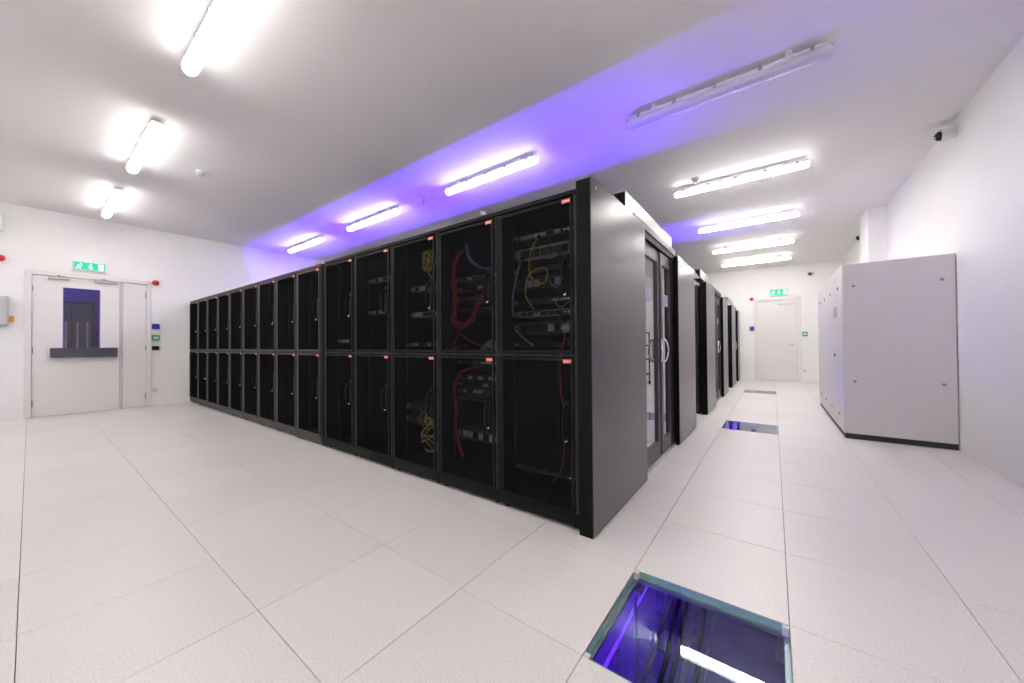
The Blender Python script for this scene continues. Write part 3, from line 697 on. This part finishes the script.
server(X1, 1.835, 0.045, 'dark', 'grey patch panel near the top of the corner rack', leds=2, grp=g1)
server(X1, 1.695, 0.09, 'silver', 'silver two-row server below the patch panel in the corner rack', grp=g1)
server(X1, 1.60, 0.045, 'black', 'thin black switch under the silver server in the corner rack', grp=g1, leds=1)
server(X1, 1.49, 0.085, 'dark', 'grey server behind the yellow cable loop in the corner rack', grp=g1)
server(X1, 1.385, 0.045, 'black', 'black switch with green lights in the corner rack', leds=5, grp=g1)
server(X1, 1.30, 0.045, 'silver', 'thin silver server where the yellow cable ends', leds=2, grp=g1)
server(X1, 1.18, 0.088, 'dark', 'grey double-height server above the thin shelf in the corner rack', leds=3, grp=g1)
server(X1, 1.095, 0.03, 'dark', 'thin shelf at the bottom of the upper corner-rack compartment', grp=g1)
server(X1, 0.235, 0.04, 'black', 'black flat device at the bottom of the lower corner-rack compartment', grp=g1, leds=1)
g2 = 'equipment in the red-cable rack'
for k, (z, h, st, ld, lab) in enumerate(((1.625, 0.04, 'dark', 2, 'upper patch switch among red cables'), (1.545, 0.04, 'dark', 1, 'middle patch switch among red cables'), (1.46, 0.04, 'black', 1, 'lower patch switch among red cables'), (1.375, 0.04, 'black', 0, 'dark blank server below the red-cabled switches'))):
    server(X2, z, h, st, lab, leds=ld, grp=g2, y0=0.17)
server(X2, 0.955, 0.035, 'black', 'black switch with a row of green lights in the lower red-cable rack', leds=7, grp=g2, y0=0.17)
for k, (z, nm) in enumerate(((0.83, 'top'), (0.775, 'second'), (0.72, 'third'), (0.665, 'lowest'))):
    server(X2, z, 0.045, 'dark', '%s of four stacked servers in the lower red-cable rack' % nm, grp=g2, y0=0.17, leds=1)
server(X2, 0.35, 0.09, 'dark', 'grey server low in the red-cable rack, lit by small lights', grp=g2, y0=0.17, leds=3)
g3 = 'equipment in the yellow-cable rack'
server(X3 + 0.025, 1.59, 0.05, 'silver', 'pale blue-lit server below the yellow cables in the third rack', leds=3, grp=g3, wd=0.34)
server(X3 + 0.025, 1.36, 0.05, 'silver', 'pale server half way up the third rack', leds=2, grp=g3, wd=0.34)
server(X3, 1.10, 0.04, 'dark', 'dark server at the foot of the upper third-rack compartment', grp=g3)
server(X3, 0.52, 0.09, 'black', 'black server above the yellow tangle in the third rack', grp=g3)
server(X3, 0.41, 0.09, 'black', 'black server beside the yellow tangle in the third rack', grp=g3)
server(X4, 1.74, 0.05, 'silver', 'silver server high in the fourth rack', grp='equipment in the fourth rack', leds=1)
server(X4, 1.42, 0.05, 'dark', 'grey server half way up the fourth rack', grp='equipment in the fourth rack')
server(RX[4], 1.14, 0.05, 'dark', 'grey server low in the upper compartment of the fifth rack')
def cable(name, pts, r, m, lab, grp, n=6):
    P = smoothpts(pts, 7); o0 = Vector(P[0])
    t = thing(name, P[0], lab, 'cable', grp)
    MB().sweep([p - o0 for p in P], r, n).build('cable_jacket', M[m], t, smooth=True)
    e = (P[0] - o0, P[-1] - o0)
    for q, dq in ((e[0], P[1] - P[0]), (e[1], P[-2] - P[-1])):
        dd = dq.normalized(); MB().sweep([q - dd * 0.018, q + dd * 0.004], r * 1.7, 6).build('plug', M['port'], t)
def C1(dx, z, y=0.10): return (X1 + dx, YF + y, z)
def C2(dx, z, y=0.10): return (X2 + dx, YF + y, z)
def C3(dx, z, y=0.10): return (X3 + dx, YF + y, z)
cable('patch_cable', [C1(-0.03, 1.83), C1(-0.065, 1.74, 0.07), C1(-0.075, 1.62, 0.06), C1(-0.05, 1.55, 0.06), C1(0.02, 1.51, 0.06), C1(0.055, 1.54, 0.07), C1(0.05, 1.60, 0.08), C1(-0.01, 1.615, 0.07), C1(-0.08, 1.575, 0.06), C1(-0.105, 1.49, 0.06), C1(-0.10, 1.42, 0.07), C1(-0.055, 1.34, 0.10)], 0.0055, 'yellowcable', 'yellow cable looping down the upper corner rack', 'cables in the corner rack')
cable('patch_cable', [C1(-0.22, 1.215), C1(-0.15, 1.17, 0.07), C1(-0.05, 1.10, 0.08)], 0.005, 'yellowcable', 'pale yellow cable slanting low across the upper corner rack', 'cables in the corner rack')
cable('patch_cable', [C1(-0.165, 1.70), C1(-0.18, 1.58, 0.06), C1(-0.215, 1.42, 0.06), C1(-0.235, 1.30, 0.1)], 0.008, 'greycable', 'thick grey cable hanging at the left of the corner rack', 'cables in the corner rack')
cable('patch_cable', [C1(0.20, 1.16, 0.05), C1(0.18, 1.09, 0.04), C1(0.165, 0.98, 0.04), C1(0.17, 0.80, 0.04), C1(0.19, 0.70, 0.04), C1(0.185, 0.45, 0.05), C1(0.15, 0.30, 0.06), C1(0.08, 0.22, 0.1)], 0.005, 'redcable2', 'red cable running down the right side of the corner rack', 'cables in the corner rack')
rr = random.Random(3)
for k in range(8):
    z = (1.72, 1.76, 1.55, 1.52, 1.41, 1.31, 1.24, 1.20)[k]; x = 0.02 + 0.02 * k
    cable('patch_cable', [C1(x, z, 0.115), C1(x + 0.02, z - 0.03, 0.07), C1(x + 0.06, z - 0.05 - 0.01 * (k % 3), 0.07), C1(min(x + 0.10, 0.22), z - 0.02, 0.115)], 0.0032, 'greycable' if k % 2 else 'portlight', '%s short pale patch lead down the right half of the corner rack' % ordinal(k), 'short patch leads in the corner rack')
for k in range(7):
    a = rr.uniform(-0.035, 0.035); b = rr.uniform(-0.035, 0.035)
    cable('red_cable', [C2(-0.13 + a, 1.86), C2(-0.19 + b, 1.76, 0.08), C2(-0.20 + a, 1.60, 0.08), C2(-0.17 + b, 1.45, 0.07), C2(-0.19 + a, 1.30 + b, 0.07), C2(-0.12 + 0.01 * k, 1.265 + b, 0.07), C2(-0.02 + a, 1.30, 0.08), C2(0.06 + b, 1.42, 0.08), C2(0.07 + 0.02 * k, 1.52 + 0.015 * (k % 4), 0.12)], 0.0038, 'redcable', '%s strand of the red bundle in the upper red-cable rack, counted outwards' % ordinal(k), 'red bundle in the upper red-cable rack')
cable('red_cable', [C2(-0.17, 1.28), C2(-0.13, 1.20, 0.06), C2(-0.2, 1.10, 0.06), C2(-0.17, 1.09, 0.08), C2(-0.05, 1.12, 0.1)], 0.005, 'redcable', 'red cable loop drooping at the foot of the upper red-cable rack', 'cables in the red-cable rack')
cable('red_cable', [C2(-0.15, 1.2), C2(0.0, 1.14, 0.06), C2(0.17, 1.085, 0.06)], 0.005, 'redcable', 'red cable slanting across the foot of the upper red-cable rack', 'cables in the red-cable rack')
for k in range(3):
    cable('blue_cable', [C2(-0.09 + 0.012 * k, 1.90), C2(-0.04 + 0.012 * k, 1.78, 0.08), C2(0.06 + 0.012 * k, 1.70, 0.08), C2(0.2, 1.665 + 0.008 * k, 0.09)], 0.006, 'bluecable', '%s blue-grey cable of the bunch arching over the red bundle' % ('lower', 'middle', 'upper')[k], 'blue-grey bunch')
for k in range(6):
    a = rr.uniform(-0.02, 0.02)
    cable('red_cable', [C2(0.15 - 0.03 * k, 0.955), C2(0.02 - 0.03 * k, 0.945 - 0.01 * k, 0.08), C2(-0.12 + a, 0.90, 0.07), C2(-0.19 + a, 0.78, 0.07), C2(-0.18 - a, 0.6, 0.08), C2(-0.18 + a, 0.40, 0.08), C2(-0.12, 0.22 + a, 0.1)], 0.0038, 'redcable', '%s strand of the dim red bundle in the lower red-cable rack' % ordinal(k), 'red bundle in the lower red-cable rack')
for k in range(6):
    a = rr.uniform(0, 6.28); P = [C3(0.06 + 0.01 * k, 1.93, 0.12)]
    for q in range(6): P.append(C3(0.07 + 0.10 * math.cos(a + q * 1.3 + k) * (0.4 + 0.1 * q), 1.84 + 0.09 * math.sin(a * 1.7 + q * 1.9), 0.09 + 0.005 * q))
    P.append(C3(0.14, 1.66, 0.1)); cable('yellow_cable', P, 0.005, 'yellowcable', '%s strand of the yellow bunch at the top of the third rack' % ordinal(k), 'yellow bunch at the top of the third rack')
for k in range(6):
    a = rr.uniform(0, 6.28); P = [C3(0.0 + 0.02 * k, 0.55, 0.11)]
    for q in range(7): P.append(C3(0.08 + 0.10 * math.cos(a + q * 1.5), 0.48 - 0.045 * q + 0.04 * math.sin(a + q * 2.2), 0.08 + 0.004 * q))
    cable('yellow_cable', P, 0.005, 'yellowcable', '%s strand of the yellow tangle at the bottom of the third rack' % ordinal(k), 'yellow tangle at the bottom of the third rack')
bag = MB()
bm_pts = []
rb = random.Random(5)
for ring, (rad, z) in enumerate(((0.11, 0.0), (0.10, 0.03), (0.06, 0.06), (0.02, 0.075))):
    for k in range(9):
        an = 2 * math.pi * k / 9; q = rad * rb.uniform(0.7, 1.15)
        bm_pts.append((q * math.cos(an), q * 0.5 * math.sin(an), z * rb.uniform(0.8, 1.2)))
bag.v = bm_pts
for i in range(3):
    for k in range(9): bag.f.append((i * 9 + k, i * 9 + (k + 1) % 9, (i + 1) * 9 + (k + 1) % 9, (i + 1) * 9 + k)); bag.mi.append(0)
bag.f.append(tuple(reversed(range(9)))); bag.f.append(tuple(27 + k for k in range(9))); bag.mi += [0, 0]
bo = bag.build('plastic_bag', M['paper']); bo.location = (X2 + 0.05, YF + 0.25, 1.075); tag(bo, 'crumpled pale plastic bag at the bottom of the upper red-cable rack', 'bag')
sh = thing('equipment_shelf', (X2, YF + 0.1, 1.055), 'black shelf plate under the crumpled bag in the red-cable rack', 'shelf')
B(-0.25, 0.25, 0, 0.6, 0, 0.008).build('shelf_plate', M['server'], sh); B(-0.25, 0.25, 0, 0.008, 0.008, 0.02).build('shelf_lip', M['server_dark'], sh)

# ================================================================== GLASS FLOOR PANELS AND WHAT LIES BELOW
for k, ((i, j), lab) in enumerate(zip(GLASS, ('large glass floor panel in the foreground, blue light below', 'glass floor panel half way down the aisle, blue at its left', 'glass floor panel far down the aisle, grey reflection'))):
    a, c = i * 0.6, j * 0.6
    t = thing('glass_floor_panel', (a, c, 0), lab, 'glass panel', 'glass floor panels in the aisle')
    g = 0.004
    MB().quad((g, g, 0), (0.6 - g, g, 0), (0.6 - g, 0.6 - g, 0), (g, 0.6 - g, 0)).quad((g, g, -0.033), (0.6 - g, g, -0.033), (0.6 - g, 0.6 - g, -0.033), (g, 0.6 - g, -0.033)).build('glass_pane', M['floorglass'], t, fix=False)
    e = MB().quad((g, g, -0.001), (g, g, -0.034), (0.6 - g, g, -0.034), (0.6 - g, g, -0.001)).quad((g, 0.6 - g, -0.001), (g, 0.6 - g, -0.034), (0.6 - g, 0.6 - g, -0.034), (0.6 - g, 0.6 - g, -0.001))
    e.quad((g, g, -0.001), (g, g, -0.034), (g, 0.6 - g, -0.034), (g, 0.6 - g, -0.001)).quad((0.6 - g, g, -0.001), (0.6 - g, g, -0.034), (0.6 - g, 0.6 - g, -0.034), (0.6 - g, 0.6 - g, -0.001))
    e.build('glass_edge', M['glassedge'], t, fix=False)
    fr = MB().box(-0.002, 0.018, 0, 0.6, -0.050, -0.0345).box(0.582, 0.602, 0, 0.6, -0.050, -0.0345).box(0.018, 0.582, 0, 0.018, -0.050, -0.0345).box(0.018, 0.582, 0.582, 0.6, -0.050, -0.0345)
    fr.build('support_frame', M['voidsteel'], t)
    for x in (0.012, 0.588):
        for y in (0.012, 0.588): B(x - 0.011, x + 0.011, y - 0.011, y + 0.011, -0.0343, -0.002).build('corner_pad', M['trim'], t)
# pedestals, cables and blue tubes under the near and middle panels
def make_pedestal(x, y, lab):
    t = thing('floor_pedestal', (x, y, -0.56), lab, 'pedestal', 'steel pedestals under the glass floor')
    B(-0.05, 0.05, -0.05, 0.05, 0, 0.006).build('base_plate', M['voidsteel'], t)
    MB().lathe((0, 0, 0.006), (0, 0, 1), [(0, 0.011), (0.2, 0.011), (0.2, 0.016), (0.22, 0.016), (0.22, 0.008), (0.46, 0.008)], 10).build('threaded_post', M['voidsteel'], t)
    B(-0.04, 0.04, -0.04, 0.04, 0.466, 0.48).build('head_plate', M['voidsteel'], t)
names = {(-0.6, 2.4): 'far left', (0.0, 2.4): 'far right', (-1.2, 1.8): 'outer left', (-0.6, 1.8): 'left', (0.0, 1.8): 'right', (-0.6, 3.0): 'farthest left', (0.6, 2.4): 'outer right', (-1.2, 2.4): 'outer far left'}
for (x, y), nm in names.items(): make_pedestal(x, y, '%s steel floor pedestal seen through the foreground glass panel' % nm)
for y0, y1, lx, lm, lab in ((1.55, 3.0, -0.70, 'voidlight', 'thin blue light tube under the foreground glass panel'), (0.3, 3.2, -1.35, 'voidfill', 'unseen bright blue lamp added under the floor left of the foreground glass panel'), (5.0, 6.9, -0.88, 'voidfill', 'unseen blue lamp added under the middle glass panel')):  # only the thin tube shows; the two strong lamps are added, unseen
    t = thing('light_tube', (lx, y0, -0.42), lab, 'light tube', 'blue tubes under the floor')
    MB().sweep([(0, 0.03, 0), (0, y1 - y0 - 0.03, 0)], 0.007, 10).build('glowing_tube', M[lm], t, smooth=True)
    for yy in (0.0, y1 - y0): MB().sweep([(0, yy - 0.03, 0), (0, yy + 0.03, 0)], 0.014, 10).build('tube_holder', M['voidsteel'], t)
    for yy in (0.25, y1 - y0 - 0.2): B(-0.012, 0.012, yy - 0.012, yy + 0.012, -0.14, -0.009).build('tube_stand', M['voidsteel'], t)
ct = thing('cable_tray', (-0.42, 2.9, -0.40), 'dark ladder cable tray under the foreground glass panel', 'cable tray')
for x in (-0.11, 0.11): B(x - 0.008, x + 0.008, -1.7, 1.0, -0.02, 0.03).build('side_rail', M['voidsteel'], ct)
for k in range(17): B(-0.102, 0.102, -1.65 + 0.16 * k, -1.63 + 0.16 * k, -0.02, -0.008).build('rung', M['voidsteel'], ct)
for y in (-1.5, 0.6):
    for x in (-0.11, 0.11): B(x - 0.01, x + 0.01, y, y + 0.02, -0.16, -0.02).build('tray_leg', M['voidsteel'], ct)
for k, (x, m_, nm) in enumerate(((-0.48, 'server', 'left black'), (-0.44, 'server', 'middle black'), (-0.40, 'greycable', 'grey'), (-0.35, 'server', 'right black'))):
    cable('power_cable', [(x, 1.0, -0.38), (x + 0.02, 1.7, -0.382), (x - 0.02, 2.4, -0.38), (x, 3.4, -0.38)], 0.011, m_, '%s power cable lying in the tray under the glass panel' % nm, 'cables in the floor tray', 8)

wb = thing('bounce_plate', (-0.65, 7.0, -0.56), 'pale plate added to catch blue light under the middle glass panel', 'light reflector')  # added plate, placed to bounce blue light up through the glass
for x0, x1 in ((-0.11, 0.005), (0.03, 0.11)): B(x0, x1, 0, 0.02, 0.03, 0.5).build('bounce_sheet', M['white'], wb)
B(-0.11, 0.11, -0.01, 0.04, 0, 0.03).build('bounce_rail', M['voidsteel'], wb)
